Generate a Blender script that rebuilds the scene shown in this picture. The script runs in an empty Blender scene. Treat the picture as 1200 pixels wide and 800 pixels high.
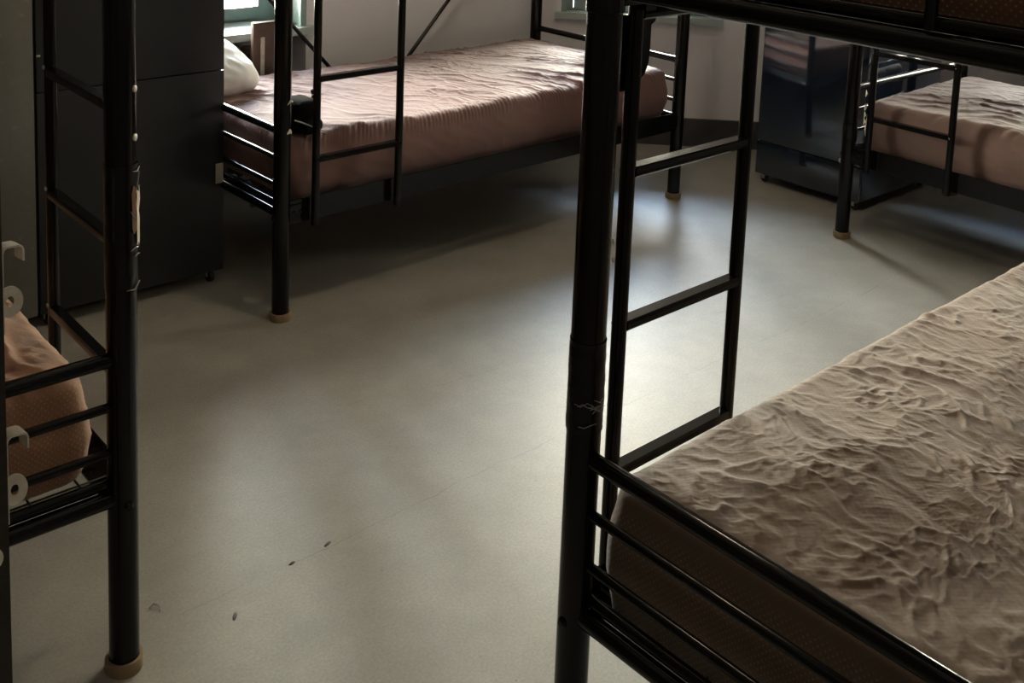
import bpy, bmesh, math, random
from mathutils import Vector, Matrix, noise
random.seed(7)
D = bpy.data
SC = bpy.context.scene
COL = SC.collection

# ------------------------------------------------------------------ camera
cam_data = D.cameras.new('camera')
cam = D.objects.new('camera', cam_data)
COL.objects.link(cam)
RT = Vector((0.74479018, -0.66615087, 0.03912286))
UP = Vector((0.06006086, 0.12531098, 0.99029786))
FW = Vector((0.66459031, 0.73521437, -0.13333998))
cam.matrix_world = Matrix(((RT.x, UP.x, -FW.x, 0.0), (RT.y, UP.y, -FW.y, 0.0),
                           (RT.z, UP.z, -FW.z, 1.568), (0, 0, 0, 1)))
cam_data.sensor_width = 36.0
cam_data.lens = 36.0 * 1292.207 / 1200.0
cam_data.shift_y = -428.165 / 1200.0
cam_data.clip_start = 0.02
SC.camera = cam

# ------------------------------------------------------------------ view, sky
SC.view_settings.view_transform = 'Standard'
SC.view_settings.look = 'None'
SC.view_settings.gamma = 1.0
SC.view_settings.use_curve_mapping = False
SC.view_settings.exposure = -0.30

SKY = 165.0            # brightness of the daylight outside
LAMP = 120.0          # glow of the warm ceiling lamp and the added fill lamp
world = D.worlds.new('sky')
SC.world = world
world.use_nodes = True
wn, wl = world.node_tree.nodes, world.node_tree.links
wn.clear()
w_out = wn.new('ShaderNodeOutputWorld')
w_bg = wn.new('ShaderNodeBackground')
w_tc = wn.new('ShaderNodeTexCoord')
w_sep = wn.new('ShaderNodeSeparateXYZ')
w_rmp = wn.new('ShaderNodeValToRGB')
wl.new(w_tc.outputs['Generated'], w_sep.inputs[0])
w_map = wn.new('ShaderNodeMath'); w_map.operation = 'MULTIPLY_ADD'
w_map.inputs[1].default_value = 0.5; w_map.inputs[2].default_value = 0.5
wl.new(w_sep.outputs['Z'], w_map.inputs[0])
wl.new(w_map.outputs[0], w_rmp.inputs['Fac'])
els = w_rmp.color_ramp.elements
def sky_stop(sin_elev, c, e=None):
    e = e or els.new(0.5 + 0.5 * sin_elev)
    e.color = (*c, 1)
sky_stop(-1.0, (0.30, 0.27, 0.23), els[0]); sky_stop(1.0, (0.22, 0.42, 0.95), els[1])
sky_stop(-0.02, (0.36, 0.32, 0.27)); sky_stop(0.02, (0.95, 0.84, 0.66)); sky_stop(0.30, (1.0, 0.90, 0.74))
sky_stop(0.46, (1.0, 0.91, 0.79)); sky_stop(0.60, (0.72, 0.83, 1.0)); sky_stop(0.72, (0.27, 0.50, 1.0)); sky_stop(0.95, (0.26, 0.48, 1.0))
wl.new(w_rmp.outputs['Color'], w_bg.inputs['Color'])
w_bg.inputs['Strength'].default_value = SKY
wl.new(w_bg.outputs[0], w_out.inputs['Surface'])

# ------------------------------------------------------------------ helpers
def link(name, mesh, mats, parent=None, smooth=35):
    o = D.objects.new(name, mesh)
    COL.objects.link(o)
    for m in (mats if isinstance(mats, (list, tuple)) else [mats]):
        mesh.materials.append(m)
    if smooth:
        for p in mesh.polygons:
            p.use_smooth = True
        mesh.set_sharp_from_angle(angle=math.radians(smooth))
    if parent is not None:
        o.parent = parent
    return o

def tag(o, label=None, cat=None, group=None, kind=None):
    if label: o['label'] = label
    if cat: o['category'] = cat
    if group: o['group'] = group
    if kind: o['kind'] = kind
    return o

def empty(name, loc, rot=0.0):
    o = D.objects.new(name, None)
    COL.objects.link(o)
    o.location = loc
    o.rotation_euler = (0, 0, rot)
    o.empty_display_size = 0.1
    return o

class MB:
    def __init__(self, flip=False):
        self.v, self.f, self.mi, self.flip = [], [], [], flip
    def add(self, vs, fs, m=0):
        b = len(self.v)
        self.v += [tuple(x) for x in vs]
        for f in fs:
            self.f.append([b + i for i in f]); self.mi.append(m)
    def box(self, a, b, m=0, ch=0.0):
        a, b = [min(p, q) for p, q in zip(a, b)], [max(p, q) for p, q in zip(a, b)]
        if ch <= 0:
            x0, y0, z0 = a; x1, y1, z1 = b
            self.add([(x0,y0,z0),(x1,y0,z0),(x1,y1,z0),(x0,y1,z0),(x0,y0,z1),(x1,y0,z1),(x1,y1,z1),(x0,y1,z1)],
                     [(3,2,1,0),(4,5,6,7),(0,1,5,4),(1,2,6,5),(2,3,7,6),(3,0,4,7)], m)
        else:
            bm = bmesh.new()
            bmesh.ops.create_cube(bm, size=1.0)
            for v in bm.verts:
                v.co = Vector([(a[i] + b[i]) / 2 + v.co[i] * (b[i] - a[i]) for i in range(3)])
            bmesh.ops.bevel(bm, geom=bm.edges[:], offset=ch, segments=2, affect='EDGES', profile=0.6)
            bm.verts.ensure_lookup_table()
            vs = [v.co.copy() for v in bm.verts]
            fs = [[v.index for v in f.verts] for f in bm.faces]
            bm.free()
            self.add(vs, fs, m)
        return self
    def tube(self, p, q, r, n=14, r2=None, m=0, sx=1.0, ref=None):
        p, q = Vector(p), Vector(q)
        d = (q - p).normalized()
        u = Vector(ref) if ref else (Vector((0, 0, 1)) if abs(d.z) < 0.9 else Vector((1, 0, 0)))
        u = (u - d * u.dot(d)).normalized(); w = d.cross(u)
        r2 = r if r2 is None else r2
        vs = []
        for c, rr in ((p, r), (q, r2)):
            for i in range(n):
                t = 2 * math.pi * i / n
                vs.append(c + (u * math.cos(t) + w * math.sin(t) * sx) * rr)
        fs = [(i, (i + 1) % n, n + (i + 1) % n, n + i) for i in range(n)]
        fs += [tuple(range(n))[::-1], tuple(range(n, 2 * n))]
        self.add(vs, fs, m)
        return self
    def path(self, pts, r, n=8, m=0):
        pts = [Vector(p) for p in pts]
        vs = []
        for k, c in enumerate(pts):
            d = (pts[min(k + 1, len(pts) - 1)] - pts[max(k - 1, 0)]).normalized()
            u = Vector((0.31, 0.17, 0.93)); u = (u - d * u.dot(d)).normalized(); w = d.cross(u)
            rr = r[k] if isinstance(r, (list, tuple)) else r
            for i in range(n):
                t = 2 * math.pi * i / n
                vs.append(c + (u * math.cos(t) + w * math.sin(t)) * rr)
        fs = []
        for k in range(len(pts) - 1):
            for i in range(n):
                j = (i + 1) % n
                fs.append((k * n + i, k * n + j, (k + 1) * n + j, (k + 1) * n + i))
        fs += [tuple(range(n))[::-1], tuple(range((len(pts) - 1) * n, len(pts) * n))]
        self.add(vs, fs, m)
        return self
    def lathe(self, prof, c=(0, 0, 0), n=24, m=0, axis='z', tilt=None):
        # prof: closed list of (radius, height)
        vs = []
        for (r, h) in prof:
            for i in range(n):
                t = 2 * math.pi * i / n
                v = Vector((r * math.cos(t), r * math.sin(t), h))
                if axis == 'x': v = Vector((v.z, v.x, v.y))
                if axis == 'y': v = Vector((v.x, v.z, v.y))
                if tilt is not None: v = tilt @ v
                vs.append(v + Vector(c))
        k = len(prof); fs = []
        for a in range(k - 1):
            for i in range(n):
                j = (i + 1) % n
                fs.append((a * n + i, a * n + j, (a + 1) * n + j, (a + 1) * n + i))
        self.add(vs, fs, m)
        return self
    def prism(self, poly, fn, t0, t1, m=0):
        # poly of 2-D points, fn(a, b, t) -> xyz, extruded between t0 and t1
        n = len(poly)
        vs = [fn(a, b, t0) for a, b in poly] + [fn(a, b, t1) for a, b in poly]
        fs = [(i, (i + 1) % n, n + (i + 1) % n, n + i) for i in range(n)]
        fs += [tuple(range(n))[::-1], tuple(range(n, 2 * n))]
        self.add(vs, fs, m)
        return self
    def build(self, name, mats, parent=None, smooth=35):
        me = D.meshes.new(name)
        vs = [(x, -y, z) for x, y, z in self.v] if self.flip else self.v
        me.from_pydata([tuple(v) for v in vs], [], self.f)
        me.polygons.foreach_set('material_index', self.mi)
        bm = bmesh.new(); bm.from_mesh(me)
        bmesh.ops.recalc_face_normals(bm, faces=bm.faces[:])
        bm.to_mesh(me); bm.free()
        return link(name, me, mats, parent, smooth)

# ------------------------------------------------------------------ materials
class NT:
    def __init__(self, name):
        self.m = D.materials.new(name); self.m.use_nodes = True
        self.t = self.m.node_tree; self.t.nodes.clear()
        self.out = self.n('ShaderNodeOutputMaterial')
        self.b = self.n('ShaderNodeBsdfPrincipled')
        self.l(self.b.outputs[0], self.out.inputs['Surface'])
    def n(self, t, **k):
        x = self.t.nodes.new(t)
        for a, v in k.items(): setattr(x, a, v)
        return x
    def l(self, a, b): self.t.links.new(a, b)
    def set(self, **k):
        for a, v in k.items():
            s = self.b.inputs[a.replace('_', ' ')]
            s.default_value = (*v, 1) if isinstance(v, tuple) and len(v) == 3 else v
        return self
    def noise(self, vec, scale, detail=4.0, rough=0.55, dist=0.0):
        x = self.n('ShaderNodeTexNoise')
        x.inputs['Scale'].default_value = scale; x.inputs['Detail'].default_value = detail
        x.inputs['Roughness'].default_value = rough; x.inputs['Distortion'].default_value = dist
        if vec is not None: self.l(vec, x.inputs['Vector'])
        return x.outputs['Fac']
    def ramp(self, fac, *stops):
        x = self.n('ShaderNodeValToRGB'); el = x.color_ramp.elements
        el[0].position, el[0].color = stops[0][0], (*stops[0][1], 1)
        el[1].position, el[1].color = stops[-1][0], (*stops[-1][1], 1)
        for p, c in stops[1:-1]:
            q = el.new(p); q.color = (*c, 1)
        self.l(fac, x.inputs['Fac'])
        return x.outputs['Color']
    def math(self, op, a, b=None, c=None):
        x = self.n('ShaderNodeMath', operation=op)
        for i, v in enumerate((a, b, c)):
            if v is None: continue
            if hasattr(v, 'links'): self.l(v, x.inputs[i])
            else: x.inputs[i].default_value = v
        return x.outputs[0]
    def mix(self, fac, a, b, mode='MIX'):
        x = self.n('ShaderNodeMix', data_type='RGBA', blend_type=mode)
        for s, v in ((x.inputs[0], fac), (x.inputs[6], a), (x.inputs[7], b)):
            if hasattr(v, 'links'): self.l(v, s)
            elif isinstance(v, tuple): s.default_value = (*v, 1)
            else: s.default_value = v
        return x.outputs[2]
    def bump(self, h, strength=0.3, dist=0.01):
        x = self.n('ShaderNodeBump')
        x.inputs['Strength'].default_value = strength; x.inputs['Distance'].default_value = dist
        self.l(h, x.inputs['Height']); self.l(x.outputs[0], self.b.inputs['Normal'])
    def obj(self): return self.n('ShaderNodeTexCoord').outputs['Object']
    def uv(self): return self.n('ShaderNodeTexCoord').outputs['UV']

def simple(name, col, rough, metal=0.0, vary=0.15, scale=20.0, coat=0.0, spec=0.5, bump=0.0):
    t = NT(name)
    o = t.obj()
    f = t.noise(o, scale)
    lo = tuple(c * (1 - vary) for c in col); hi = tuple(c * (1 + vary) for c in col)
    t.l(t.ramp(f, (0.3, lo), (0.7, hi)), t.b.inputs['Base Color'])
    r = t.n('ShaderNodeMapRange')
    t.l(f, r.inputs['Value'])
    r.inputs['To Min'].default_value = max(0.02, rough * 0.85); r.inputs['To Max'].default_value = rough * 1.15
    t.l(r.outputs[0], t.b.inputs['Roughness'])
    t.set(Metallic=metal, Coat_Weight=coat, Coat_Roughness=0.08, Specular_IOR_Level=spec)
    if bump: t.bump(t.noise(o, scale * 8, 3), bump, 0.002)
    return t.m

M = {}
M['black'] = simple('black_enamel', (0.004, 0.0038, 0.0038), 0.15, spec=0.25, bump=0.03)
M['wire'] = simple('grey_wire', (0.02, 0.02, 0.02), 0.35)
M['tan'] = simple('tan_plastic', (0.25, 0.175, 0.095), 0.5)
M['zinc'] = simple('zinc_steel', (0.60, 0.56, 0.50), 0.38, metal=0.3, scale=60)
M['locker_black'] = simple('black_locker_paint', (0.016, 0.018, 0.022), 0.40, vary=0.06, scale=60, bump=0.1)
M['locker_grey'] = simple('grey_locker_paint', (0.15, 0.153, 0.142), 0.26, vary=0.04, scale=45)
M['locker_navy'] = simple('navy_locker_paint', (0.013, 0.021, 0.037), 0.08, vary=0.08, scale=3, coat=1.0, spec=1.0)
M['rubber'] = simple('black_rubber', (0.012, 0.012, 0.012), 0.5)
M['plate'] = simple('pale_plate', (0.5, 0.47, 0.4), 0.4)
M['teal'] = simple('teal_grey_paint', (0.23, 0.33, 0.33), 0.4, vary=0.06)
M['sill'] = simple('pale_teal_sill', (0.42, 0.5, 0.5), 0.35, vary=0.06)
M['lin'] = simple('white_linen', (0.82, 0.82, 0.80), 0.8, vary=0.03)
M['bag'] = simple('black_nylon', (0.005, 0.005, 0.006), 0.95, vary=0.3, scale=60, spec=0.04, bump=0.4)
M['brown'] = simple('brown_iron', (0.10, 0.065, 0.05), 0.38, vary=0.15)
M['film'] = simple('torn_film', (0.28, 0.28, 0.28), 0.25, vary=0.3)
M['tape'] = simple('black_tape', (0.004, 0.0038, 0.0036), 0.25, vary=0.3, spec=0.3, scale=40)
M['paper'] = simple('white_tape', (0.72, 0.66, 0.56), 0.6, vary=0.08, scale=70)
M['brass'] = simple('brown_tape', (0.22, 0.11, 0.05), 0.4)
M['steelpost'] = simple('brown_black_paint', (0.016, 0.012, 0.010), 0.4, vary=0.3, scale=90)

def wall_mat():
    t = NT('painted_plaster'); o = t.obj()
    f = t.noise(o, 1.6, 6, 0.6)
    t.l(t.ramp(f, (0.3, (0.72, 0.71, 0.75)), (0.7, (0.78, 0.77, 0.81))), t.b.inputs['Base Color'])
    t.set(Roughness=0.6)
    t.bump(t.noise(o, 90, 4), 0.08, 0.004)
    return t.m
M['wall'] = wall_mat()
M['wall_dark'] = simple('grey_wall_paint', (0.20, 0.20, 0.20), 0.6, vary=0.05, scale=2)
M['ceiling'] = simple('white_ceiling', (0.7, 0.69, 0.67), 0.7, vary=0.03, scale=2)
M['skirting'] = simple('dark_grey_skirting', (0.05, 0.05, 0.056), 0.4, vary=0.1)

def floor_mat():
    t = NT('sealed_grey_concrete'); o = t.obj()
    big = t.noise(o, 0.9, 5, 0.6); mid = t.noise(o, 7, 6, 0.65); fine = t.noise(o, 160, 3, 0.6)
    c = t.ramp(big, (0.3, (0.27, 0.26, 0.232)), (0.7, (0.325, 0.315, 0.283)))
    c = t.mix(0.5, c, t.ramp(mid, (0.35, (0.42, 0.42, 0.42)), (0.65, (0.58, 0.58, 0.58))), 'OVERLAY')
    c = t.mix(0.35, c, t.ramp(fine, (0.35, (0.36, 0.36, 0.36)), (0.65, (0.62, 0.62, 0.62))), 'OVERLAY')
    # dark specks of dirt
    vor = t.n('ShaderNodeTexVoronoi'); vor.inputs['Scale'].default_value = 14.0
    t.l(o, vor.inputs['Vector'])
    sp = t.math('LESS_THAN', vor.outputs['Distance'], t.math('MULTIPLY', t.noise(o, 3, 2), 0.055))
    c = t.mix(t.math('MULTIPLY', sp, 0.55), c, (0.10, 0.09, 0.075))
    # hairline joint that wanders along the room
    sep = t.n('ShaderNodeSeparateXYZ'); t.l(o, sep.inputs[0])
    wob = t.math('MULTIPLY_ADD', t.noise(o, 1.5, 6, 0.7), 0.10, -0.05)
    ln = t.math('ABSOLUTE', t.math('SUBTRACT', t.math('ADD', sep.outputs['Y'], wob), 1.885))
    wid = t.math('MULTIPLY', t.noise(o, 6, 3), 0.0045)
    crack = t.math('LESS_THAN', ln, t.math('SUBTRACT', wid, 0.0014))
    ln2 = t.math('ABSOLUTE', t.math('SUBTRACT', t.math('ADD', sep.outputs['Y'], t.math('MULTIPLY', wob, 1.7)), t.math('MULTIPLY_ADD', sep.outputs['X'], -0.18, 2.62)))
    crack2 = t.math('LESS_THAN', ln2, t.math('SUBTRACT', wid, 0.0020))
    ck = t.math('MAXIMUM', crack, crack2)
    c = t.mix(t.math('MULTIPLY', ck, 0.3), c, (0.07, 0.065, 0.055))
    t.l(c, t.b.inputs['Base Color'])
    r = t.n('ShaderNodeMapRange'); t.l(mid, r.inputs['Value'])
    r.inputs['To Min'].default_value = 0.40; r.inputs['To Max'].default_value = 0.54
    t.l(r.outputs[0], t.b.inputs['Roughness'])
    t.set(Specular_IOR_Level=0.32)
    h = t.math('SUBTRACT', t.math('MULTIPLY', mid, 0.5), ck)
    t.bump(h, 0.12, 0.003)
    return t.m
M['floor'] = floor_mat()

def fabric(name, base, dot, dotmix=0.8, pitch=0.0056, top=0.15, sheen=0.25, weave=0.25):
    t = NT(name); uv = t.uv(); o = t.obj()
    sep = t.n('ShaderNodeSeparateXYZ'); t.l(uv, sep.inputs[0])
    k = 2 * math.pi / pitch
    su = t.math('COSINE', t.math('MULTIPLY', sep.outputs['X'], k * 0.5))
    sv = t.math('COSINE', t.math('MULTIPLY', sep.outputs['Y'], k * 0.5))
    lat = t.math('MULTIPLY', su, sv)                  # staggered lattice
    n1 = t.noise(o, 35, 4)
    sm = t.n('ShaderNodeMapRange', interpolation_type='SMOOTHSTEP')
    t.l(lat, sm.inputs['Value'])
    sm.inputs['From Min'].default_value = 0.45; sm.inputs['From Max'].default_value = 0.9
    d = t.math('MULTIPLY', sm.outputs[0], t.math('MULTIPLY', t.ramp(n1, (0.3, (0.25,) * 3), (0.7, (1,) * 3)), dotmix))
    c = t.ramp(t.noise(o, 3, 5), (0.3, tuple(x * 0.88 for x in base)), (0.7, tuple(x * 1.1 for x in base)))
    oz = t.n('ShaderNodeSeparateXYZ'); t.l(o, oz.inputs[0])
    edge = t.n('ShaderNodeMapRange', interpolation_type='SMOOTHSTEP'); t.l(oz.outputs['Z'], edge.inputs['Value'])
    edge.inputs['From Min'].default_value = 0.180; edge.inputs['From Max'].default_value = 0.200
    edge.inputs['To Min'].default_value = 1.0; edge.inputs['To Max'].default_value = top
    d = t.math('MULTIPLY', d, edge.outputs[0])
    c = t.mix(d, c, dot)
    t.l(c, t.b.inputs['Base Color'])
    t.set(Roughness=0.72, Sheen_Weight=sheen, Sheen_Roughness=0.4, Specular_IOR_Level=0.3)
    fine = t.noise(uv, 700, 2)
    wr = t.noise(o, 28, 6, 0.62, 0.8)
    t.bump(t.math('ADD', t.math('MULTIPLY', fine, 0.06), t.math('ADD', t.math('MULTIPLY', wr, 0.5), t.math('MULTIPLY', lat, 0.03))), weave, 0.012)
    return t.m
M['fab_far'] = fabric('mauve_brown_sheet', (0.180, 0.102, 0.092), (0.22, 0.132, 0.12), 0.25)
M['fab_right'] = fabric('deep_mauve_brown_sheet', (0.130, 0.078, 0.066), (0.17, 0.105, 0.09), 0.25)
M['fab_near'] = fabric('taupe_patterned_cover', (0.155, 0.108, 0.077), (0.40, 0.27, 0.18), 0.75)
M['fab_left'] = fabric('rust_brown_patterned_cover', (0.31, 0.17, 0.105), (0.62, 0.43, 0.30), 0.6)
M['fab_up'] = fabric('dark_rust_patterned_cover', (0.16, 0.075, 0.045), (0.50, 0.33, 0.22), 0.75)

def glass_mat():
    t = NT('window_glass'); t.t.nodes.remove(t.b)
    tr = t.n('ShaderNodeBsdfTransparent'); tr.inputs[0].default_value = (0.93, 0.96, 0.95, 1)
    gl = t.n('ShaderNodeBsdfGlossy'); gl.inputs['Roughness'].default_value = 0.02
    fr = t.n('ShaderNodeFresnel'); fr.inputs['IOR'].default_value = 1.45
    mx = t.n('ShaderNodeMixShader')
    t.l(fr.outputs[0], mx.inputs[0]); t.l(tr.outputs[0], mx.inputs[1]); t.l(gl.outputs[0], mx.inputs[2])
    t.l(mx.outputs[0], t.out.inputs['Surface'])
    return t.m
M['glass'] = glass_mat()

def glow_mat(name, col, s):
    t = NT(name)
    t.set(Base_Color=(0.9, 0.88, 0.82), Roughness=0.4, Emission_Color=col, Emission_Strength=s)
    return t.m
M['glow_fill'] = glow_mat('fill_lamp_opal', (1.0, 0.80, 0.56), LAMP * 0.6)
M['glow'] = glow_mat('lamp_opal', (1.0, 0.80, 0.54), LAMP)

# ------------------------------------------------------------------ room shell
ZC = 3.30
XL, XR, YF, YB = -1.7, 5.30, -2.8, 4.00
T = 0.35
TO = 0.13
OB0 = Vector((3.77, 4.00, 0)); OBD = Vector((0.70711, -0.70711, 0)); OBN = Vector((0.70711, 0.70711, 0))  # oblique wall start, run, outward
OBL = (XR - 3.77) * 1.41421

def struct(o):
    o['kind'] = 'structure'; return o

mb = MB(); mb.box((XL - T, YF - T, -0.12), (XR + T, YB + T, 0.0)); struct(mb.build('floor', M['floor'], smooth=0))
mb = MB(); mb.box((XL - T, YF - T, ZC), (XR + T, YB + T, ZC + 0.12)); struct(mb.build('ceiling', M['ceiling'], smooth=0))

W1X0, W1X1, W1Z0, W1Z1 = 1.70, 2.45, 0.70, 3.10
# wall behind the far bed, with a window niche that runs down to the floor
mb = MB()
mb.box((XL, YB, 0), (W1X0, YB + T, ZC)); mb.box((W1X1, YB, 0), (3.77 + 0.30, YB + T, ZC))
mb.box((W1X0, YB, W1Z1), (W1X1, YB + T, ZC)); mb.box((W1X0, YB + 0.25, 0), (W1X1, YB + T, W1Z0 - 0.03))
struct(mb.build('wall_back', M['wall'], smooth=0))

def ob(s, n, z):      # along the oblique wall, outward, up
    p = OB0 + OBD * s + OBN * n
    return (p.x, p.y, z)
def obox(mb, s0, s1, n0, n1, z0, z1, m=0):
    mb.prism([(s0, n0), (s1, n0), (s1, n1), (s0, n1)], lambda a, b, t: ob(a, b, t), z0, z1, m)
W2S0, W2S1, W2Z0, W2Z1 = 0.14, 0.92, 0.66, 1.85
mb = MB()
obox(mb, -0.05, W2S0, 0, TO, 0, ZC); obox(mb, W2S1, OBL + 0.1, 0, TO, 0, ZC)
obox(mb, W2S0, W2S1, 0, TO, 0, W2Z0 - 0.03); obox(mb, W2S0, W2S1, 0, TO, W2Z1, ZC)
struct(mb.build('wall_back_right', M['wall'], smooth=0))

W3Y0, W3Y1, W3Z0, W3Z1 = 1.60, 2.15, 0.66, 1.60
yq = OB0.y - (XR - OB0.x)
mb = MB()
mb.box((XR, YF, 0), (XR + T, W3Y0, ZC)); mb.box((XR, W3Y1, 0), (XR + T, yq + 0.1, ZC))
mb.box((XR, W3Y0, 0), (XR + T, W3Y1, W3Z0 - 0.03)); mb.box((XR, W3Y0, W3Z1), (XR + T, W3Y1, ZC))
struct(mb.build('wall_right', M['wall'], smooth=0))
mb = MB(); mb.box((XL - T, YF - T, 0), (XL, YB + T, ZC)); struct(mb.build('wall_left', M['wall_dark'], smooth=0))
mb = MB(); mb.box((XL, YF - T, 0), (XR + T, YF, ZC)); struct(mb.build('wall_front', M['wall_dark'], smooth=0))

mb = MB(); mb.box((XL, YB - 0.014, 0), (W1X0, YB, 0.143), ch=0.003); mb.box((W1X1, YB - 0.014, 0), (3.765, YB, 0.143), ch=0.003)
struct(mb.build('baseboard_back', M['skirting']))
mb = MB(); obox(mb, 0.01, OBL - 0.01, -0.014, 0, 0, 0.143); struct(mb.build('baseboard_back_right', M['skirting']))
mb = MB(); mb.box((XR - 0.014, YF, 0), (XR, yq, 0.143), ch=0.003); struct(mb.build('baseboard_right', M['skirting']))

# windows: teal casements with glass, sill, shutters folded against the reveal
def window(name, P, L, z0, z1, depth, label_sill=True):
    """P(s, n, z): s along the opening 0..L, n from the room face outward."""
    def bx(mb, s0, s1, n0, n1, a, b, m=0):
        mb.prism([(s0, n0), (s1, n0), (s1, n1), (s0, n1)], lambda p, q, t: P(p, q, t), a, b, m)
    fr = MB(); n0, n1 = depth - 0.055, depth + 0.02
    bx(fr, 0, 0.06, n0, n1, z0, z1); bx(fr, L - 0.06, L, n0, n1, z0, z1)
    bx(fr, 0.06, L - 0.06, n0, n1, z0, z0 + 0.012); bx(fr, 0.06, L - 0.06, n0, n1, z1 - 0.06, z1)
    w = struct(fr.build(name, M['teal'], smooth=0))
    sl = MB(); bx(sl, -0.03, L + 0.03, -0.035, 0.0, z0 - 0.032, z0); bx(sl, 0, L, 0.0, depth, z0 - 0.032, z0 - 0.001)
    sl.build('window_sill', M['sill'], w, smooth=0)
    mid = L / 2
    for a, b in ((0.062, mid - 0.004), (mid + 0.004, L - 0.062)):
        s = MB(); q0, q1 = n0 - 0.012, n0 + 0.036
        za, zb = z0 + 0.013, z1 - 0.062
        bx(s, a, a + 0.055, q0, q1, za, zb); bx(s, b - 0.055, b, q0, q1, za, zb)
        bx(s, a + 0.055, b - 0.055, q0, q1, za, za + 0.05); bx(s, a + 0.055, b - 0.055, q0, q1, zb - 0.06, zb)
        bx(s, a + 0.055, b - 0.055, q0, q1, (za + zb) / 2 - 0.018, (za + zb) / 2 + 0.018)
        sash = s.build('sash', M['teal'], w, smooth=0)
        for c, d in ((za + 0.05, (za + zb) / 2 - 0.018), ((za + zb) / 2 + 0.018, zb - 0.06)):
            g = MB(); bx(g, a + 0.05, b - 0.05, n0 + 0.008, n0 + 0.013, c - 0.004, d + 0.004)
            g.build('glass_pane', M['glass'], sash, smooth=0)
    return w
window('window_1', lambda s, n, z: (W1X0 + s, YB + n, z), W1X1 - W1X0, W1Z0, W1Z1, 0.27)
window('window_2', lambda s, n, z: ob(W2S0 + s, n, z), W2S1 - W2S0, W2Z0, W2Z1, 0.10)
window('window_3', lambda s, n, z: (XR + n, W3Y1 - s, z), W3Y1 - W3Y0, W3Z0, W3Z1, 0.20)
# panelled reveal boards beside the windows
def reveal(name, P, z0, z1, w):
    mb = MB()
    def bx(a, b, t0, t1, za, zb): mb.prism([(a, t0), (b, t0), (b, t1), (a, t1)], lambda p, q, t: P(p, q, t), za, zb)
    bx(0.0, w, 0.0, 0.018, z0, z1)
    for a in (0.0, w * 0.47, w - 0.02): bx(a, a + 0.02, 0.018, 0.028, z0, z1)
    struct(mb.build(name, M['teal'], smooth=0))
reveal('trim_1', lambda a, t, z: (W1X1 - t, YB + a, z), W1Z0 + 0.001, W1Z1 - 0.001, 0.20)
reveal('trim_2', lambda a, t, z: ob(W2S0 + t, a, z), W2Z0 + 0.001, W2Z1 - 0.001, 0.055)

# portals only help the renderer find the sky through the openings
def portal(loc, rot, sx, sy):
    l = D.lights.new('window_portal', 'AREA'); l.shape = 'RECTANGLE'; l.size, l.size_y = sx, sy
    l.cycles.is_portal = True
    o = D.objects.new('window_portal', l); COL.objects.link(o); o.location = loc; o.rotation_euler = rot
def rot_to(d):
    return Vector(d).to_track_quat('-Z', 'Y').to_euler()
portal(((W1X0 + W1X1) / 2, YB + 0.32, (W1Z0 + W1Z1) / 2), rot_to((0, -1, 0)), W1X1 - W1X0, W1Z1 - W1Z0)
portal(ob((W2S0 + W2S1) / 2, 0.14, (W2Z0 + W2Z1) / 2), rot_to(-OBN), W2S1 - W2S0, W2Z1 - W2Z0)
portal((XR + 0.30, (W3Y0 + W3Y1) / 2, (W3Z0 + W3Z1) / 2), rot_to((-1, 0, 0)), W3Y1 - W3Y0, W3Z1 - W3Z0)

# ceiling lamp, and an added fill lamp behind the viewer
def ceiling_lamp(loc, label, mat):
    t = empty('ceiling_lamp', loc)
    tag(t, label, 'lamp')
    MB().lathe([(0.0, 0.0), (0.06, 0.0), (0.06, -0.025), (0.012, -0.04), (0.012, -0.52), (0.0, -0.52)]).build('canopy', M['plate'], t)
    prof = [(0.085 * math.sin(math.pi * k / 12), -0.60 + 0.085 * math.cos(math.pi * k / 12)) for k in range(13)]
    MB().lathe(prof, n=24).build('globe', mat, t)
ceiling_lamp((2.0, 2.05, ZC), 'warm opal globe ceiling lamp over the middle of the floor', M['glow'])
ceiling_lamp((0.2, -1.4, ZC), 'added dimmer fill globe behind the viewer, unseen, lighting the left bed', M['glow_fill'])  # added, unseen: brightens the left bed's near end and the hooks

# ------------------------------------------------------------------ bunk beds
L, W = 1.95, 0.90
R1, R2, R3 = 0.432, 0.519, 0.608
TIER = 1.0
PR = 0.0270
H_POST = 1.98

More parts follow.
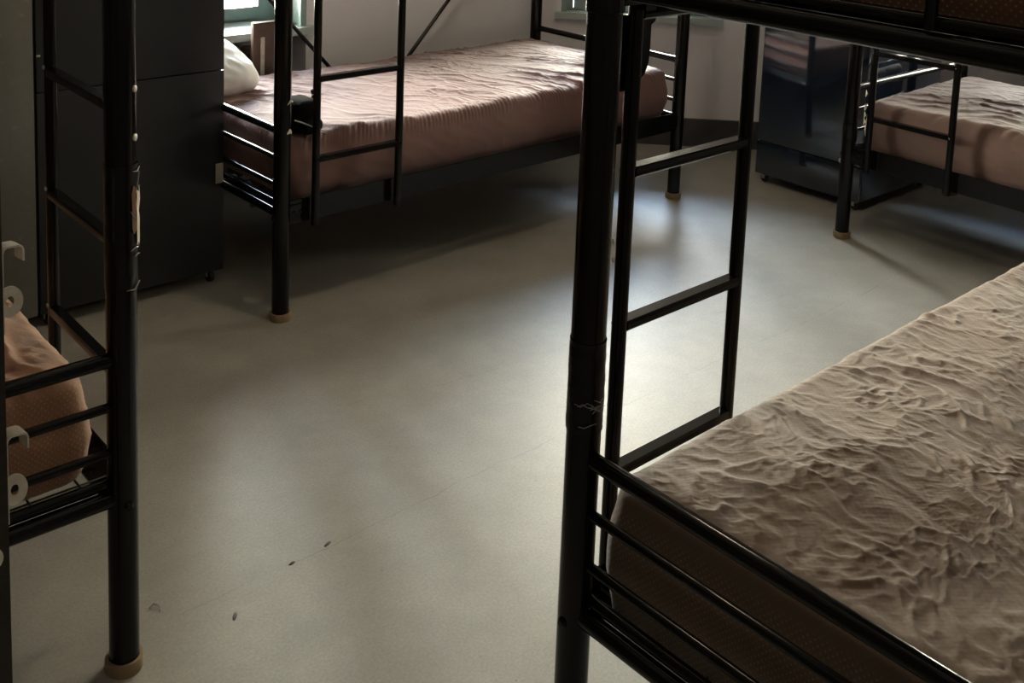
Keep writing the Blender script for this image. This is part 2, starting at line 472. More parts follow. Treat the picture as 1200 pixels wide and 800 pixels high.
def bunk(label, loc, rot, flip=False, brace=True, lad=(0.10, 0.425), inner_bolts=False):
    """u along the length, v across (ladder on the v<0 side), near post at the origin."""
    bed = empty('bunk_bed', loc, rot)
    tag(bed, label, 'bunk bed', 'black steel bunk beds of the dormitory')
    B = lambda: MB(flip)
    K = M['black']
    posts = []
    for u in (0, L):
        for v in (0, W):
            p = B().tube((u, v, 0.012), (u, v, H_POST), PR, 24)
            p.lathe([(PR, H_POST), (PR * 0.8, H_POST + 0.012), (0.002, H_POST + 0.016)], (u, v, 0), 24)
            p.lathe([(PR, 1.305), (PR + 0.0022, 1.307), (PR + 0.0022, 1.345), (PR, 1.347)], (u, v, 0), 24)
            po = p.build('post', K, bed)
            posts.append(po)
            c = B().lathe([(0.002, 0.0), (PR + 0.006, 0.0), (PR + 0.0075, 0.004), (PR + 0.0075, 0.022), (PR + 0.006, 0.025), (PR + 0.0006, 0.025), (PR + 0.0006, 0.012), (0.002, 0.012)], (u, v, 0), 28)
            tag(c.build('foot_cap', M['tan'], po), 'tan plastic foot cap')
            su = -1 if u == 0 else 1
            for z in (0.335, 0.335 + TIER):
                b = B().lathe([(0.0005, 0.0), (0.0085, 0.0), (0.0085, 0.003), (0.005, 0.0065), (0.0005, 0.0068)], (0, 0, 0), 12, axis='x')
                b.v = [(u + su * (PR - 0.001 + x), v + y, z + zz) for x, y, zz in b.v]
                b.build('bolt', M['black'], po)
    # end panels
    for u, si in ((0, 1), (L, -1)):
        for t in (0, TIER):
            e = B()
            e.tube((u, 0.02, 0.343 + t), (u, W - 0.02, 0.343 + t), 0.0155, 16)
            e.tube((u + si * 0.012, 0.02, 0.367 + t), (u + si * 0.012, W - 0.02, 0.367 + t), 0.0105, 12)
            e.build('end_rail', K, bed)
            for z, r in ((R1, 0.0085), (R2, 0.0085), (R3, 0.0135)):
                B().tube((u, 0.02, z + t), (u, W - 0.02, z + t), r, 14).build('end_rod', K, bed)
            if t:
                B().tube((u, 0.50, 0.36 + t), (u, 0.50, R3 + t), 0.0075, 12).build('end_upright', K, bed)
    # side rails (angle iron) and wire base
    for t in (0, TIER):
        for v, si in ((0, 1), (W, -1)):
            s = B()
            s.box((PR * 0.8, v - 0.012, 0.308 + t), (L - PR * 0.8, v - 0.008, 0.384 + t))
            s.box((PR * 0.8, v - 0.012 + si * 0.004, 0.335 + t), (L - PR * 0.8, v + si * 0.03, 0.339 + t))
            s.build('side_rail', K, bed)
            for u in (0.045, L - 0.045):
                c = B(); c.box((u - 0.028, v - 0.0165, 0.322 + t), (u + 0.028, v - 0.012, 0.372 + t), ch=0.0015)
                for du in (-0.011, 0.013):
                    c.lathe([(0.0005, 0.0), (0.006, 0.0), (0.006, -0.002), (0.003, -0.004), (0.0005, -0.004)], (u + du, v - 0.0165, 0.347 + t), 10, axis='y')
                c.build('rail_bracket', K, bed)
        w = B()
        for k in range(25):
            u = 0.06 + k * (L - 0.12) / 24
            w.tube((u, 0.0, 0.352 + t), (u, W, 0.352 + t), 0.0022, 5)
        for k in range(10):
            v = 0.06 + k * (W - 0.12) / 9
            w.tube((0.02, v, 0.3565 + t), (L - 0.02, v, 0.3565 + t), 0.0022, 5)
        tag(w.build('wire_base', M['wire'], bed), kind='stuff')
    # guard rails of the upper berth
    for v in (0, W):
        for z in (1.48, 1.62):
            B().tube((0.0 if v else lad[1] + 0.02, v, z), (L, v, z), 0.0105, 12).build('guard_rail', K, bed)
    # V brace at the back
    if brace:
        for u in (0, L):
            B().tube((u, W + 0.004, 1.375), (L / 2 - (0.02 if u == 0 else -0.02), W + 0.010, 0.35), 0.0085, 12).build('brace', K, bed)
    # ladder
    vl = -0.040
    hk = B()
    for u in lad:
        hk.box((u - 0.012, vl - 0.004, 1.296), (u + 0.012, -0.010, 1.306)); hk.box((u - 0.012, -0.0165, 1.30), (u + 0.012, -0.0125, 1.39))
    hk.box((lad[0], vl - 0.004, 1.297), (lad[1], vl + 0.008, 1.305))
    ladder = hk.build('ladder', K, bed)
    for u in lad:
        B().tube((u, vl, 0.300), (u, vl, 1.66), 0.0128, 16).lathe([(0.0128, 1.66), (0.009, 1.669), (0.0008, 1.671)], (u, vl, 0), 16).build('stile', K, ladder)
    for z in (0.514, 0.771, 1.030, 1.287, 1.545):
        r = B()
        r.prism([(-0.0125, -0.006), (-0.0085, -0.0095), (0.0085, -0.0095), (0.0125, -0.006), (0.0125, 0.006), (0.0105, 0.0095), (-0.0105, 0.0095), (-0.0125, 0.006)],
                lambda a, b, t: (t, vl + a, z + b), lad[0] + 0.008, lad[1] - 0.008)
        r.build('rung', K, ladder)
        for u in lad:
            bo = B()
            bo.lathe([(0.0004, 0.0), (0.0045, 0.0), (0.0045, -0.002), (0.0004, -0.0035)], (u, vl - 0.0122, z), 10, axis='y')
            bo.build('rung_bolt', K, ladder)
            if inner_bolts:
                bi = B(); bi.lathe([(0.0004, 0.0), (0.005, 0.0), (0.005, 0.002), (0.0004, 0.004)], (u, vl + 0.0122, z + 0.012), 10, axis='y'); bi.build('rung_bolt', M['zinc'], ladder)
    return bed, posts, ladder

far_bed, far_posts, far_ladder = bunk('black steel bunk bed along the far wall, its end facing the black locker', (1.707, 2.918, 0), math.radians(0.775), lad=(0.098, 0.420))
left_bed, left_posts, left_ladder = bunk('black steel bunk bed at the left edge, torn white tape on its near post', (0.747, 1.822, 0), math.radians(90 - 0.584), lad=(0.140, 0.465), inner_bolts=True)
near_bed, near_posts, near_ladder = bunk('nearest black steel bunk bed, at the right, its ladder in mid picture', (1.176, 1.094, 0), 0.0, flip=True, lad=(0.115, 0.425))
right_bed, right_posts, right_ladder = bunk('black steel bunk bed farthest right, beside the glossy navy locker', (3.850, 2.235, 0), math.radians(-90), lad=(0.105, 0.430))

# ------------------------------------------------------------------ mattresses
def ridged(p):
    return max(0.0, 1.0 - abs(noise.noise(p)) * 2.3)

def crease(p):
    d = noise.voronoi(p)[0]
    return max(0.0, 1.0 - (d[1] - d[0]) * 2.6) ** 2

def mattress(label, bed, base_z, mat, seed, nper=420, nring=60, h=0.205, wr=1.0, ang=0.6, flip=False, crown=0.0, gather=True, fq=1.0, eb=0.035, wb=1.0, ws=1.0, u0=0.048, u1=None, v0=0.022):
    u1 = L - 0.048 if u1 is None else u1
    v1 = W - 0.022
    cx, cy = (u0 + u1) / 2, (v0 + v1) / 2
    hx, hy = (u1 - u0) / 2, (v1 - v0) / 2
    R = 0.04
    # rounded rectangle, uniform by length
    per = []
    def arc(ox, oy, a0):
        for k in range(12):
            a = a0 + math.pi / 2 * k / 11
            per.append((ox + R * math.cos(a), oy + R * math.sin(a)))
    per.append((hx, 0.0))
    arc(hx - R, hy - R, 0); arc(-hx + R, hy - R, math.pi / 2)
    per.append((-hx, 0.0))
    arc(-hx + R, -hy + R, math.pi); arc(hx - R, -hy + R, 1.5 * math.pi)
    per.append(per[0])
    cum = [0.0]
    for a, b in zip(per, per[1:]): cum.append(cum[-1] + math.dist(a, b))
    pts = []; j = 0
    for i in range(nper):
        s = cum[-1] * i / nper
        while cum[j + 1] < s: j += 1
        f = (s - cum[j]) / max(1e-9, cum[j + 1] - cum[j])
        pts.append((per[j][0] + (per[j + 1][0] - per[j][0]) * f, per[j][1] + (per[j + 1][1] - per[j][1]) * f, s))
    # profile: (inset, z)
    e = 0.035
    prof = [(hy * 0.97, 0.0), (hy * 0.5, 0.0), (0.10, 0.0), (eb, 0.0)]
    prof += [(eb - eb * math.sin(math.pi / 2 * k / 5), eb - eb * math.cos(math.pi / 2 * k / 5)) for k in range(1, 6)]
    ns = 14
    prof += [(-0.010 * math.sin(math.pi * k / ns), eb + (h - e - eb) * k / ns) for k in range(1, ns)]
    prof += [(e - e * math.cos(math.pi / 2 * k / 7), h - e + e * math.sin(math.pi / 2 * k / 7)) for k in range(0, 8)]
    prof += [(e + (hy - e) * (k / nring), h) for k in range(1, nring + 1)]
    vs, uvs = [], []
    so = Vector((seed * 7.3, seed * 3.1, seed * 1.7))
    ca, sa = math.cos(ang), math.sin(ang)
    for (ins, z) in prof:
        for (x, y, s) in pts:
            # shrink towards the medial line
            kx = (hx - ins) / hx if hx > 0 else 0
            px = math.copysign(max(0.0, abs(x) - ins * min(1, abs(x) / (hx - R) if abs(x) < hx - R else 1)), x)
            py = y * (hy - ins) / hy
            p = Vector((px, py, z))
            top = max(0.0, min(1.0, (z - h + 0.05) / 0.05))
            side = 1.0 - top
            dz = dn = 0.0
            if z > 0.005:
                q = Vector((p.x * ca + p.y * sa, -p.x * sa + p.y * ca, p.z)) * fq + so
                wv = Vector((noise.noise(q * 2.6), noise.noise(q * 2.6 + Vector((9, 0, 0))), 0)) * 0.13
                wv += Vector((noise.noise(q * 9.0), noise.noise(q * 9.0 + Vector((5, 0, 0))), 0)) * 0.030
                qq = q + wv
                m1 = max(0.0, 0.35 + 0.9 * noise.noise(q * 2.1 + Vector((3, 3, 3))))
                m2 = max(0.0, 0.45 + 0.8 * noise.noise(q * 3.7 + Vector((1, 7, 3))))
                m3 = max(0.0, 0.55 + 0.8 * noise.noise(q * 5.1 + Vector((8, 2, 3))))
                big = ridged(Vector((qq.x * 1.5, qq.y * 7.0, 0.0))) ** 5 * m1
                midw = ridged(Vector((qq.x * 5, qq.y * 13, 2.0))) ** 4 * m2
                midx = ridged(Vector((qq.x * 12, qq.y * 6, 3.5))) ** 4 * m3
                small = ridged(Vector((qq.x * 17, qq.y * 30, 5.0))) ** 3 * m3
                tiny = ridged(Vector((qq.x * 42, qq.y * 55, 7.0))) ** 2
                cr = crs = 0.0
                if ws > 1.0 and top > 0.3:
                    cr = crease(Vector((qq.x * 4.2, qq.y * 8.0, 1.0))) * m2
                    crs = crease(Vector((qq.x * 10.0, qq.y * 15.0, 4.0))) * m3
                    midw *= 0.6; small *= 0.45; midx *= 0.6
                dz = wr * top * (0.0095 * cr + 0.0055 * crs + 0.017 * wb * big + 0.0085 * wb * midw + 0.0045 * ws * midx + 0.0042 * ws * small + 0.0009 * ws * tiny)
                dz += crown * top * min(1.0, ins / 0.25)
                dz += 0.008 * top * noise.noise(q * 2.0)
                # creases down the sides
                t = s
                dn = side * wr * (0.0045 * noise.noise(Vector((t * 5, z * 9, seed))) + 0.003 * ridged(Vector((t * 9 + z * 14, z * 12, seed + 4))) ** 2)
                if gather:
                    edge = math.exp(-((z - h + 0.012) / 0.022) ** 2) * math.exp(-(ins / 0.05) ** 2)
                    amp = max(0.1, 0.45 + 0.9 * noise.noise(Vector((t * 7, 0, seed))))
                    dz += edge * amp * 0.0025 * math.sin(t * 380 + 1.2 + 9 * noise.noise(Vector((t * 12, 0, seed))))
                    dn += edge * amp * 0.0050 * math.sin(t * 380 + 9 * noise.noise(Vector((t * 12, 0, seed))))
            nx, ny = (x / hx, y / hy)
            ln = math.hypot(nx ** 9, ny ** 9) or 1.0
            vs.append((cx + p.x + dn * (nx ** 9) / ln, cy + p.y + dn * (ny ** 9) / ln, p.z + dz))
            if top > 0.99: uvs.append((p.x, p.y))
            elif abs(nx) > abs(ny) * 1.0 and abs(x) >= hx - R * 0.3: uvs.append((p.z, p.y))
            else: uvs.append((p.x, p.z))
    n = nper; fs = []
    last = (len(prof) - 1) * n
    def vid(a, i):
        i %= n
        return a * n + i if a < len(prof) - 1 else last + min(i, n - i)
    for a in range(len(prof) - 1):
        for i in range(n):
            q = []
            for w in (vid(a, i), vid(a, i + 1), vid(a + 1, i + 1), vid(a + 1, i)):
                if w not in q: q.append(w)
            if len(q) > 2: fs.append(q)
    fs.append(list(range(n))[::-1])
    vs = vs[:last + n // 2 + 1]; uvs = uvs[:last + n // 2 + 1]
    if flip:
        vs = [(x, -y, z) for x, y, z in vs]; fs = [f[::-1] for f in fs]
    me = D.meshes.new('mattress')
    me.from_pydata(vs, [], fs)
    ul = me.uv_layers.new(name='uv')
    idx = [0] * len(me.loops); me.loops.foreach_get('vertex_index', idx)
    ul.data.foreach_set('uv', [c for i in idx for c in uvs[i]])
    o = link('mattress', me, mat, None, 0)
    for p in me.polygons: p.use_smooth = True
    o.location = (bed.location.x, bed.location.y, base_z)
    o.rotation_euler = bed.rotation_euler
    tag(o, label, 'mattress')
    return o

MZ = 0.3605
mattress('mauve brown mattress on the lower deck of the far bunk, wrinkled sheet', far_bed, MZ, M['fab_far'], 1, nper=1100, nring=80, ang=-1.0, wr=0.72, wb=1.35, crown=0.012)
mattress('taupe wrinkled mattress filling the lower right, on the nearest bunk', near_bed, MZ - 0.024, M['fab_near'], 2, nper=1300, nring=120, ang=1.95, wr=0.50, flip=True, crown=0.018, fq=2.1, eb=0.014, u0=0.040, h=0.233, gather=False, wb=1.0, ws=1.2)
mattress('rust brown patterned mattress at the left edge, behind the end rods', left_bed, MZ, M['fab_left'], 3, nper=460, nring=60, ang=0.4, wr=1.1, crown=0.02, v0=0.042, eb=0.02)
mattress('mauve mattress on the lower deck of the bunk farthest right', right_bed, MZ, M['fab_right'], 4, nper=460, nring=60, ang=0.4, wr=1.0)
mattress('dark rust patterned mattress overhead at the top right, on the nearest bunk', near_bed, MZ + TIER, M['fab_up'], 5, nper=300, nring=20, flip=True)
mattress('upper mattress of the left bunk bed, above the picture', left_bed, MZ + TIER, M['fab_left'], 7, nper=160, nring=12)
mattress('upper mattress of the bunk farthest right, above the picture', right_bed, MZ + TIER, M['fab_far'], 8, nper=160, nring=12)

# ------------------------------------------------------------------ lockers
def locker(name, label, x0, x1, y0, y1, z0, z1, face, mat, seams, caster=True, handle=None):
    t = empty(name, ((x0 + x1) / 2, (y0 + y1) / 2, 0))
    tag(t, label, 'locker')
    ox, oy = t.location.x, t.location.y
    D_ = 0.018
    b = MB()
    if face == 'y': b.box((x0 - ox, y0 + D_ + 0.002 - oy, z0), (x1 - ox, y1 - oy, z1), ch=0.004)
    else: b.box((x0 + D_ + 0.002 - ox, y0 - oy, z0), (x1 - ox, y1 - oy, z1), ch=0.004)
    b.build('body', mat, t)
    zs = [z0] + list(seams) + [z1]
    for a, c in zip(zs, zs[1:]):
        d = MB()
        if face == 'y': d.box((x0 + 0.002 - ox, y0 - oy, a + 0.0015), (x1 - 0.002 - ox, y0 + D_ - oy, c - 0.0015), ch=0.0025)
        else: d.box((x0 - ox, y0 + 0.002 - oy, a + 0.0015), (x0 + D_ - ox, y1 - 0.002 - oy, c - 0.0015), ch=0.0025)
        d.build('door', mat, t)
    if caster:
        for cx_ in (x0 + 0.035, x1 - 0.035):
            for cy_ in (y0 + 0.035, y1 - 0.035):
                c = MB()
                c.box((cx_ - ox - 0.018, cy_ - oy - 0.018, z0 - 0.006), (cx_ - ox + 0.018, cy_ - oy + 0.018, z0 + 0.0005), ch=0.001)
                c.box((cx_ - ox - 0.013, cy_ - oy - 0.004, 0.018), (cx_ - ox - 0.010, cy_ - oy + 0.012, z0 - 0.005)); c.box((cx_ - ox + 0.010, cy_ - oy - 0.004, 0.018), (cx_ - ox + 0.013, cy_ - oy + 0.012, z0 - 0.005))
                co = c.build('caster', M['zinc'], t)
                r_ = min(0.021, z0 * 0.46)
                MB().lathe([(0.001, -0.009), (r_ - 0.003, -0.009), (r_, -0.006), (r_, 0.006), (r_ - 0.003, 0.009), (0.001, 0.009)], (cx_ - ox, cy_ - oy, r_), 20, axis='x').build('wheel', M['rubber'], co)
    return t
lk = locker('steel_locker', 'tall black steel locker standing left of the far bunk bed', 1.094, 1.700, 3.28, 3.70, 0.046, 1.86, 'y', M['locker_black'], (0.737,))
ox, oy = lk.location.x, lk.location.y
p = MB(); p.box((1.668 - ox, 3.276 - oy, 0.352), (1.694 - ox, 3.2805 - oy, 0.420), ch=0.001); p.box((1.676 - ox, 3.2735 - oy, 0.375), (1.682 - ox, 3.2765 - oy, 0.40))
tag(p.build('latch_plate', M['plate'], lk), 'pale latch plate at the door edge')
p = MB(); p.box((1.096 - ox, 3.2765 - oy, 0.846), (1.107 - ox, 3.2805 - oy, 0.852)); tag(p.build('lock_pin', M['plate'], lk), 'small pale lock pin')
lg = locker('steel_locker', 'grey steel locker at the left edge, next to the black locker', 0.825, 1.090, 3.28, 3.70, 0.046, 1.86, 'y', M['locker_grey'], ())
lr = locker('steel_locker', 'low glossy navy locker on casters behind the bunk farthest right', 4.150, 4.785, 2.345, 2.875, 0.042, 0.98, 'x', M['locker_navy'], (0.197,))
ox, oy = lr.location.x, lr.location.y
h = MB(); h.tube((4.151 - ox, 2.425 - oy, 0.216), (4.128 - ox, 2.425 - oy, 0.216), 0.006, 12); h.lathe([(0.001, 0), (0.011, 0), (0.011, -0.006), (0.007, -0.010), (0.001, -0.010)], (4.128 - ox, 2.425 - oy, 0.216), 16, axis='x')
tag(h.build('knob', M['zinc'], lr), 'small bright metal knob')

# ------------------------------------------------------------------ things on and behind the far bed
def soft_box(name, c, size, mat, rot=(0, 0, 0), seed=1, sub=24, power=4.0, lump=0.01, label=None, cat=None, uvw=None):
    """cushion-like rounded lump: superellipsoid with noise"""
    bm = bmesh.new()
    bmesh.ops.create_uvsphere(bm, u_segments=sub * 2, v_segments=sub, radius=1.0)
    for v in bm.verts:
        d = v.co.normalized()
        k = (abs(d.x) ** power + abs(d.y) ** power + abs(d.z) ** 2.4) ** (-1.0 / power)
        p = Vector((d.x * k * size[0] / 2, d.y * k * size[1] / 2, d.z * k * size[2] / 2))
        s = Vector((seed, seed * 2, 0))
        p += d * (lump * noise.noise(p * 9 + s) + lump * 0.5 * ridged(p * 18 + s))
        v.co = p
    me = D.meshes.new(name); bm.to_mesh(me); bm.free()
    o = link(name, me, mat, None, 0)
    for p in me.polygons: p.use_smooth = True
    o.location = c; o.rotation_euler = rot
    if label: tag(o, label, cat)
    return o
soft_box('pillow', (1.845, 3.64, 0.664), (0.25, 0.30, 0.13), M['lin'], (math.radians(24), 0, math.radians(8)), 3, 32, lump=0.012,
         label='white pillow in bright light at the window end of the far bed', cat='pillow')

# black bag: body with a strap loop
bag = empty('backpack', (1.90, 3.06, 0.578)); tag(bag, 'black backpack lying on the far bed behind its corner post', 'bag')
def part_soft(name, parent, c, size, mat, seed, rot=(0, 0, 0), power=3.5, lump=0.01):
    o = soft_box(name, c, size, mat, rot, seed, 18, power, lump); o.parent = parent; return o
bag.location = (1.832, 3.00, 0.575)
MB().box((-0.052, -0.05, 0.0), (0.040, 0.075, 0.105), ch=0.022).build('body', M['bag'], bag, 60)
part_soft('pocket', bag, (-0.008, -0.050, 0.030), (0.075, 0.04, 0.055), M['bag'], 6, (0.2, 0, 0.1), 6.0, 0.006)
MB().path([(-0.075, -0.07, 0.060), (-0.055, -0.080, 0.052), (-0.03, -0.086, 0.040), (-0.005, -0.088, 0.026), (0.03, -0.086, 0.012)], 0.0022, 8).build('strap', M['film'], bag)
MB().path([(0.05, 0.03, 0.09), (0.052, 0.035, 0.115), (0.07, 0.04, 0.120), (0.082, 0.045, 0.10), (0.08, 0.05, 0.085)], 0.006, 8).build('carry_loop', M['bag'], bag)

bd = MB()
bd.box((2.128, 3.868, 0.0), (2.245, 3.892, 0.760), ch=0.004)
o = bd.build('plank', simple('dark_brown_wood', (0.085, 0.052, 0.042), 0.4, vary=0.2, scale=30)); tag(o, 'dark brown plank standing upright behind the far bed by the window', 'plank')
cl = MB(); cl.box((-0.005, -0.004, 0.52), (0.012, 0.0, 0.70), ch=0.0015)
c_ = cl.build('edge_strip', M['zinc'], o); c_.location = (2.165, 3.868, 0)

rad = empty('radiator', (2.115, 4.12, 0.0)); tag(rad, 'brown column radiator in the niche under the left window', 'radiator')
for k in range(7):
    x = -0.34 + k * 0.098
    c = MB()
    for y in (-0.045, 0.0, 0.045):
        c.tube((x, y, 0.09), (x, y, 0.575), 0.017, 12, sx=1.0)
    for z in (0.095, 0.575):
        c.prism([(0.075 * math.cos(a * math.pi / 8), 0.038 * math.sin(a * math.pi / 8)) for a in range(16)], lambda a, b, t: (t, a, z + b), x - 0.024, x + 0.024)
    if k in (0, 6):
        for y in (-0.045, 0.045): c.tube((x, y, 0.0), (x, y, 0.09), 0.014, 10, r2=0.017)
    c.build('radiator_column', M['brown'], rad)
MB().tube((-0.36, 0, 0.095), (0.27, 0, 0.095), 0.016, 12).tube((-0.36, 0, 0.575), (0.27, 0, 0.575), 0.016, 12).build('connecting_pipe', M['brown'], rad)

# ------------------------------------------------------------------ side rail stood on end at the left edge, with zinc hooks
sr = empty('spare_side_rail', (0.481, 1.592, 0.0))
tag(sr, 'dark bed rail stood on end at the left edge with zinc hooks', 'rail')
AX = Vector((0.042, 0.143, 0.989)).normalized()
LAT = Vector((1, 0, 0)); LAT = (LAT - AX * AX.x).normalized()
DEP = AX.cross(LAT).normalized()          # away from the camera
def rl(a, d, s): return LAT * a + DEP * d + AX * s
mb = MB()
mb.prism([(-0.075, 0.0), (0.0, 0.0), (0.0, 0.004), (-0.071, 0.004), (-0.071, 0.030), (-0.075, 0.030)], lambda a, b, t: rl(a, b, t), 0.004, 1.80)
mb.build('angle_iron', M['steelpost'], sr)
for s0 in (0.905, 0.612):
    hb = MB()
    P_ = lambda a, b, t: rl(a, t, b)
    # bent plate: upright strip, curled hook lip
    prof = [(0.0035, -0.135), (0.0035, -0.012), (0.006, -0.004), (0.012, 0.0), (0.030, 0.0), (0.036, -0.003), (0.038, -0.009), (0.038, -0.026),
            (0.0352, -0.026), (0.0352, -0.010), (0.034, -0.005), (0.030, -0.003), (0.012, -0.003), (0.008, -0.006), (0.0063, -0.012), (0.0063, -0.135)]
    prof = [(a - 0.0035, b + s0) for a, b in prof]
    hb.prism(prof, P_, 0.004, 0.044)
    hb.build('hook', M['zinc'], sr, smooth=50)
    tb = MB()
    n = 24
    c0 = (0.014, s0 - 0.088)
    ring = []
    for i in range(n):
        t = 2 * math.pi * i / n
        ring.append(((c0[0] + 0.0195 * math.cos(t), c0[1] + 0.024 * math.sin(t)), (c0[0] + 0.0065 * math.cos(t), c0[1] + 0.0085 * math.sin(t))))
    vs, fs = [], []
    for dd in (0.012, 0.016):
        for o_, i_ in ring: vs += [rl(o_[0], dd, o_[1]), rl(i_[0], dd, i_[1])]
    for i in range(n):
        j = (i + 1) % n
        a, b = 2 * i, 2 * j
        fs += [(a, a + 1, b + 1, b), (2 * n + a, 2 * n + b, 2 * n + b + 1, 2 * n + a + 1), (a, b, 2 * n + b, 2 * n + a), (a + 1, 2 * n + a + 1, 2 * n + b + 1, b + 1)]
    tb.add(vs, fs)
    tb.build('eye_tab', M['zinc'], sr, smooth=40)
tb = MB(); q = rl(-0.030, -0.002, 0.435)
tb.lathe([(0.001, 0.0), (0.020, 0.0), (0.020, -0.003), (0.010, -0.006), (0.001, -0.006)], q, 20, axis='y'); tb.build('washer', M['zinc'], sr)

# ------------------------------------------------------------------ tape, film and small wear on the posts (parts of the beds)
def wrap(parent_post, u, v, z0, z1, r, mat, name, flip=False, label=None, seed=0, a0=0.0, a1=2 * math.pi, amp=0.0012, n=36, m=14, ragged=0.0):
    """a crumpled sleeve wound on a post"""
    mb = MB(flip)
    vs = []
    full = abs(a1 - a0) > 6.2
    for k in range(m + 1):
        for i in range(n + (0 if full else 1)):
            t = a0 + (a1 - a0) * i / n
            zz = z0 + (z1 - z0) * k / m
            if ragged and k in (0, m): zz += ragged * noise.noise(Vector((t * 4, k, seed)))
            rr = r + amp * (0.5 + noise.noise(Vector((math.cos(t) * 2, math.sin(t) * 2, zz * 45 + seed)))) + amp * 0.6 * ridged(Vector((t, zz * 120, seed)))
            vs.append((u + rr * math.cos(t), v + rr * math.sin(t), zz))
    w = n if full else n + 1
    fs = []
    for k in range(m):
        for i in range(n):
            j = (i + 1) % w
            fs.append((k * w + i, k * w + j, (k + 1) * w + j, (k + 1) * w + i))
    mb.add(vs, fs)
    o = mb.build(name, mat, parent_post, 60)
    if label: tag(o, label)
    return o
lp, npz, rp, fp = left_posts[0], near_posts[0], right_posts[0], far_posts[0]
# left bed: local u = world +y, local v = world -x ; camera looks along +y, right of the picture is v < 0
wrap(lp, 0, 0, 0.74, 0.965, PR + 0.0006, M['tape'], 'tape_wrap', label='black tape wound on the post', seed=2, amp=0.0008, m=30)
wrap(lp, 0, 0, 0.822, 0.915, PR + 0.0034, M['paper'], 'torn_tape', label='torn white tape', seed=5, a0=math.radians(217), a1=math.radians(250), n=10, m=10, ragged=0.02)
wrap(lp, 0, 0, 0.845, 0.925, PR + 0.0030, M['brass'], 'torn_tape', label='torn brown tape', seed=9, a0=math.radians(196), a1=math.radians(214), n=8, m=10, ragged=0.02)
def shred(parent, pts, r, mat, flip=False):
    MB(flip).path(pts, r, 5).build('tape_shred', mat, parent)
def onp(ang, z, r=PR + 0.0045):
    a = math.radians(ang); return (r * math.cos(a), r * math.sin(a), z)
for pts in ([onp(191, 0.812), onp(206, 0.816), onp(226, 0.814), onp(244, 0.824)], [onp(190, 0.884), onp(202, 0.872), onp(216, 0.868)], [onp(208, 0.80), onp(222, 0.803), onp(238, 0.80)],
            [onp(198, 0.955), onp(221, 0.952), onp(244, 0.957)], [onp(176, 0.742), onp(206, 0.740), onp(238, 0.75)], [onp(212, 0.915), onp(226, 0.935), onp(238, 0.95)]):
    shred(lp, pts, [0.0006, 0.0013, 0.0010, 0.0005][:len(pts)], M['film'])
for z in (1.012, 1.098):
    b = MB().lathe([(0.0005, 0.0), (0.0065, 0.0), (0.006, 0.003), (0.0005, 0.0045)], (0, 0, 0), 12, axis='x')
    ca, sa = math.cos(math.radians(222)), math.sin(math.radians(222))
    b.v = [((PR - 0.001 + x) * ca - y * sa, (PR - 0.001 + x) * sa + y * ca, z + zz) for x, y, zz in b.v]
    b.build('bolt', M['zinc'], lp)
# near bed (mirrored): film wound round the post
wrap(npz, 0, 0, 0.655, 0.80, PR + 0.0006, M['tape'], 'film_wrap', True, 'glossy film wound on the post', 4, amp=0.0011, m=40)
for i in range(10):
    z = random.choice((0.676, 0.70, 0.705, 0.73, 0.76)) + random.uniform(-0.006, 0.006)
    a = random.uniform(55, 120); st = random.uniform(10, 22)
    pts = [onp(a + st * k, z + random.uniform(-0.004, 0.004), PR + 0.0048) for k in range(4)]
    shred(npz, [(x, y, zz) for x, y, zz in pts], [0.0003, 0.0007, 0.0006, 0.0003], M['film'], True)
for z in (0.955, 0.925):
    shred(npz, [onp(58, z), onp(64, z + 0.006), onp(70, z + 0.01)], [0.0012, 0.0018, 0.0006], M['paper'], True)
# near bed: black hook plate at the top of the nearer ladder stile
hp = MB(True)
poly = [(0.085, 1.283), (0.178, 1.283), (0.178, 1.268), (0.168, 1.262), (0.168, 1.225), (0.166, 1.200), (0.158, 1.183), (0.145, 1.172), (0.132, 1.166), (0.128, 1.16), (0.102, 1.16), (0.098, 1.20)]
hp.prism(poly, lambda a, b, t: (a, t, b), -0.060, -0.053)
hp.build('hook_plate', M['black'], near_ladder)
# bolt and plate where the ladder foot meets the side rail
b = MB(True); b.tube((0.148, -0.002, 0.395), (0.148, -0.030, 0.395), 0.0085, 14); b.lathe([(0.0085, 0), (0.013, 0), (0.013, -0.004), (0.0085, -0.004)], (0.148, -0.002, 0.395), 14, axis='y')
tag(b.build('ladder_bolt', M['film'], near_bed), 'grey bolt head')
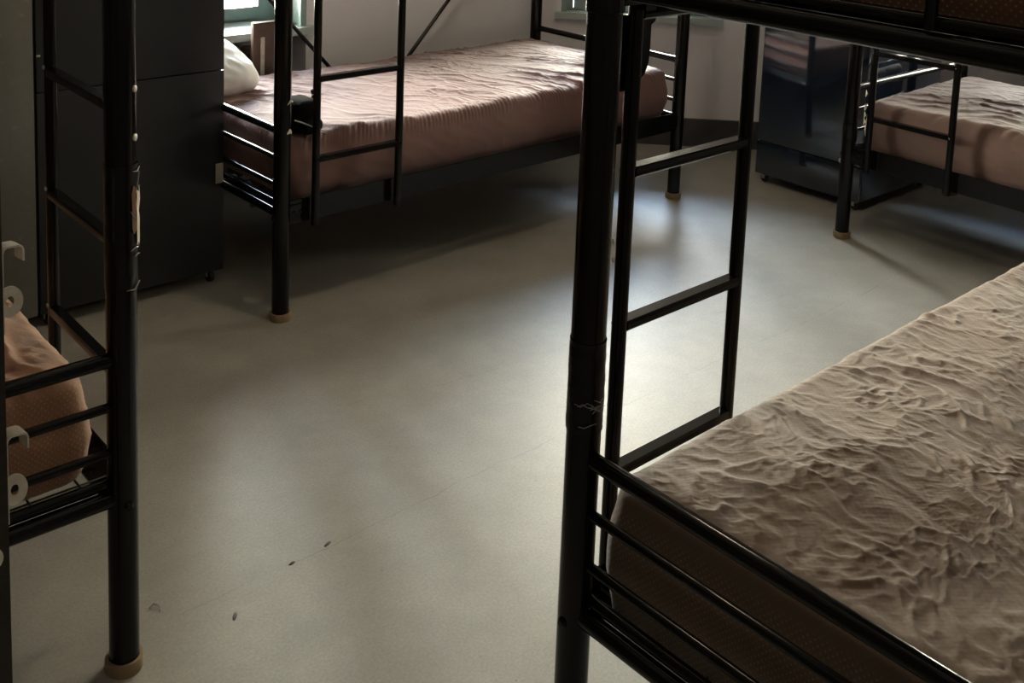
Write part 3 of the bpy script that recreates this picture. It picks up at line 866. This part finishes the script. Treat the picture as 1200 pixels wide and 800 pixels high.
# farthest right bed: whitish scraps of tape on the ladder stile
for z in (0.60, 0.545, 0.515, 0.49):
    MB().path([(0.088, -0.058, z), (0.094, -0.061, z + 0.012), (0.090, -0.060, z + 0.026)], [0.0012, 0.0042, 0.001], 6).build('tape_shred', M['paper'], right_ladder)
wrap(rp, 0, 0, 0.40, 0.47, PR + 0.001, M['tape'], 'tape_wrap', seed=8)
# far bed: a fleck of tape on the far post
MB().path([(0.0, -0.029, 0.70), (0.012, -0.03, 0.712), (0.022, -0.024, 0.705)], [0.001, 0.004, 0.001], 6).build('tape_shred', M['paper'], far_posts[2])
MB().path([(0.0, -0.030, R3), (0.01, -0.028, R3 + 0.008), (0.018, -0.022, R3 - 0.002)], [0.002, 0.007, 0.002], 6).build('tape_shred', M['paper'], far_posts[2])

# ------------------------------------------------------------------ litter on the floor
o = MB().path([(0.0, 0.0, 0.002), (0.010, 0.004, 0.004), (0.016, -0.004, 0.003), (0.018, -0.014, 0.002), (0.013, -0.020, 0.002)], 0.0016, 6).build('plastic_curl', M['film'])
o.location = (0.846, 1.937, 0); tag(o, 'tiny pale curl of plastic on the floor right of the left bed post', 'litter')
for k, (x, y, s, a, lab) in enumerate(((1.228, 1.887, 0.012, 0.4, 'dark crumb of dirt on the floor joint, the larger one'), (1.135, 1.880, 0.009, 0.2, 'dark crumb of dirt lower left along the floor joint'), (0.966, 1.812, 0.012, 0.9, 'dark scuffed crumb on the floor at the bottom of the picture'))):
    vs = [(s * math.cos(t) * (1 + 0.3 * noise.noise(Vector((t * 2, k, 0)))), s * 0.35 * math.sin(t), 0.0) for t in [2 * math.pi * i / 10 for i in range(10)]]
    mb = MB(); mb.add(vs + [(x_ * 0.6, y_ * 0.6, 0.002) for x_, y_, _ in vs], [(i, (i + 1) % 10, 10 + (i + 1) % 10, 10 + i) for i in range(10)] + [tuple(range(10))[::-1], tuple(range(10, 20))])
    o = mb.build('dirt_crumb', M['rubber']); o.location = (x, y, 0.0003); o.rotation_euler = (0, 0, a); tag(o, lab, 'dirt')
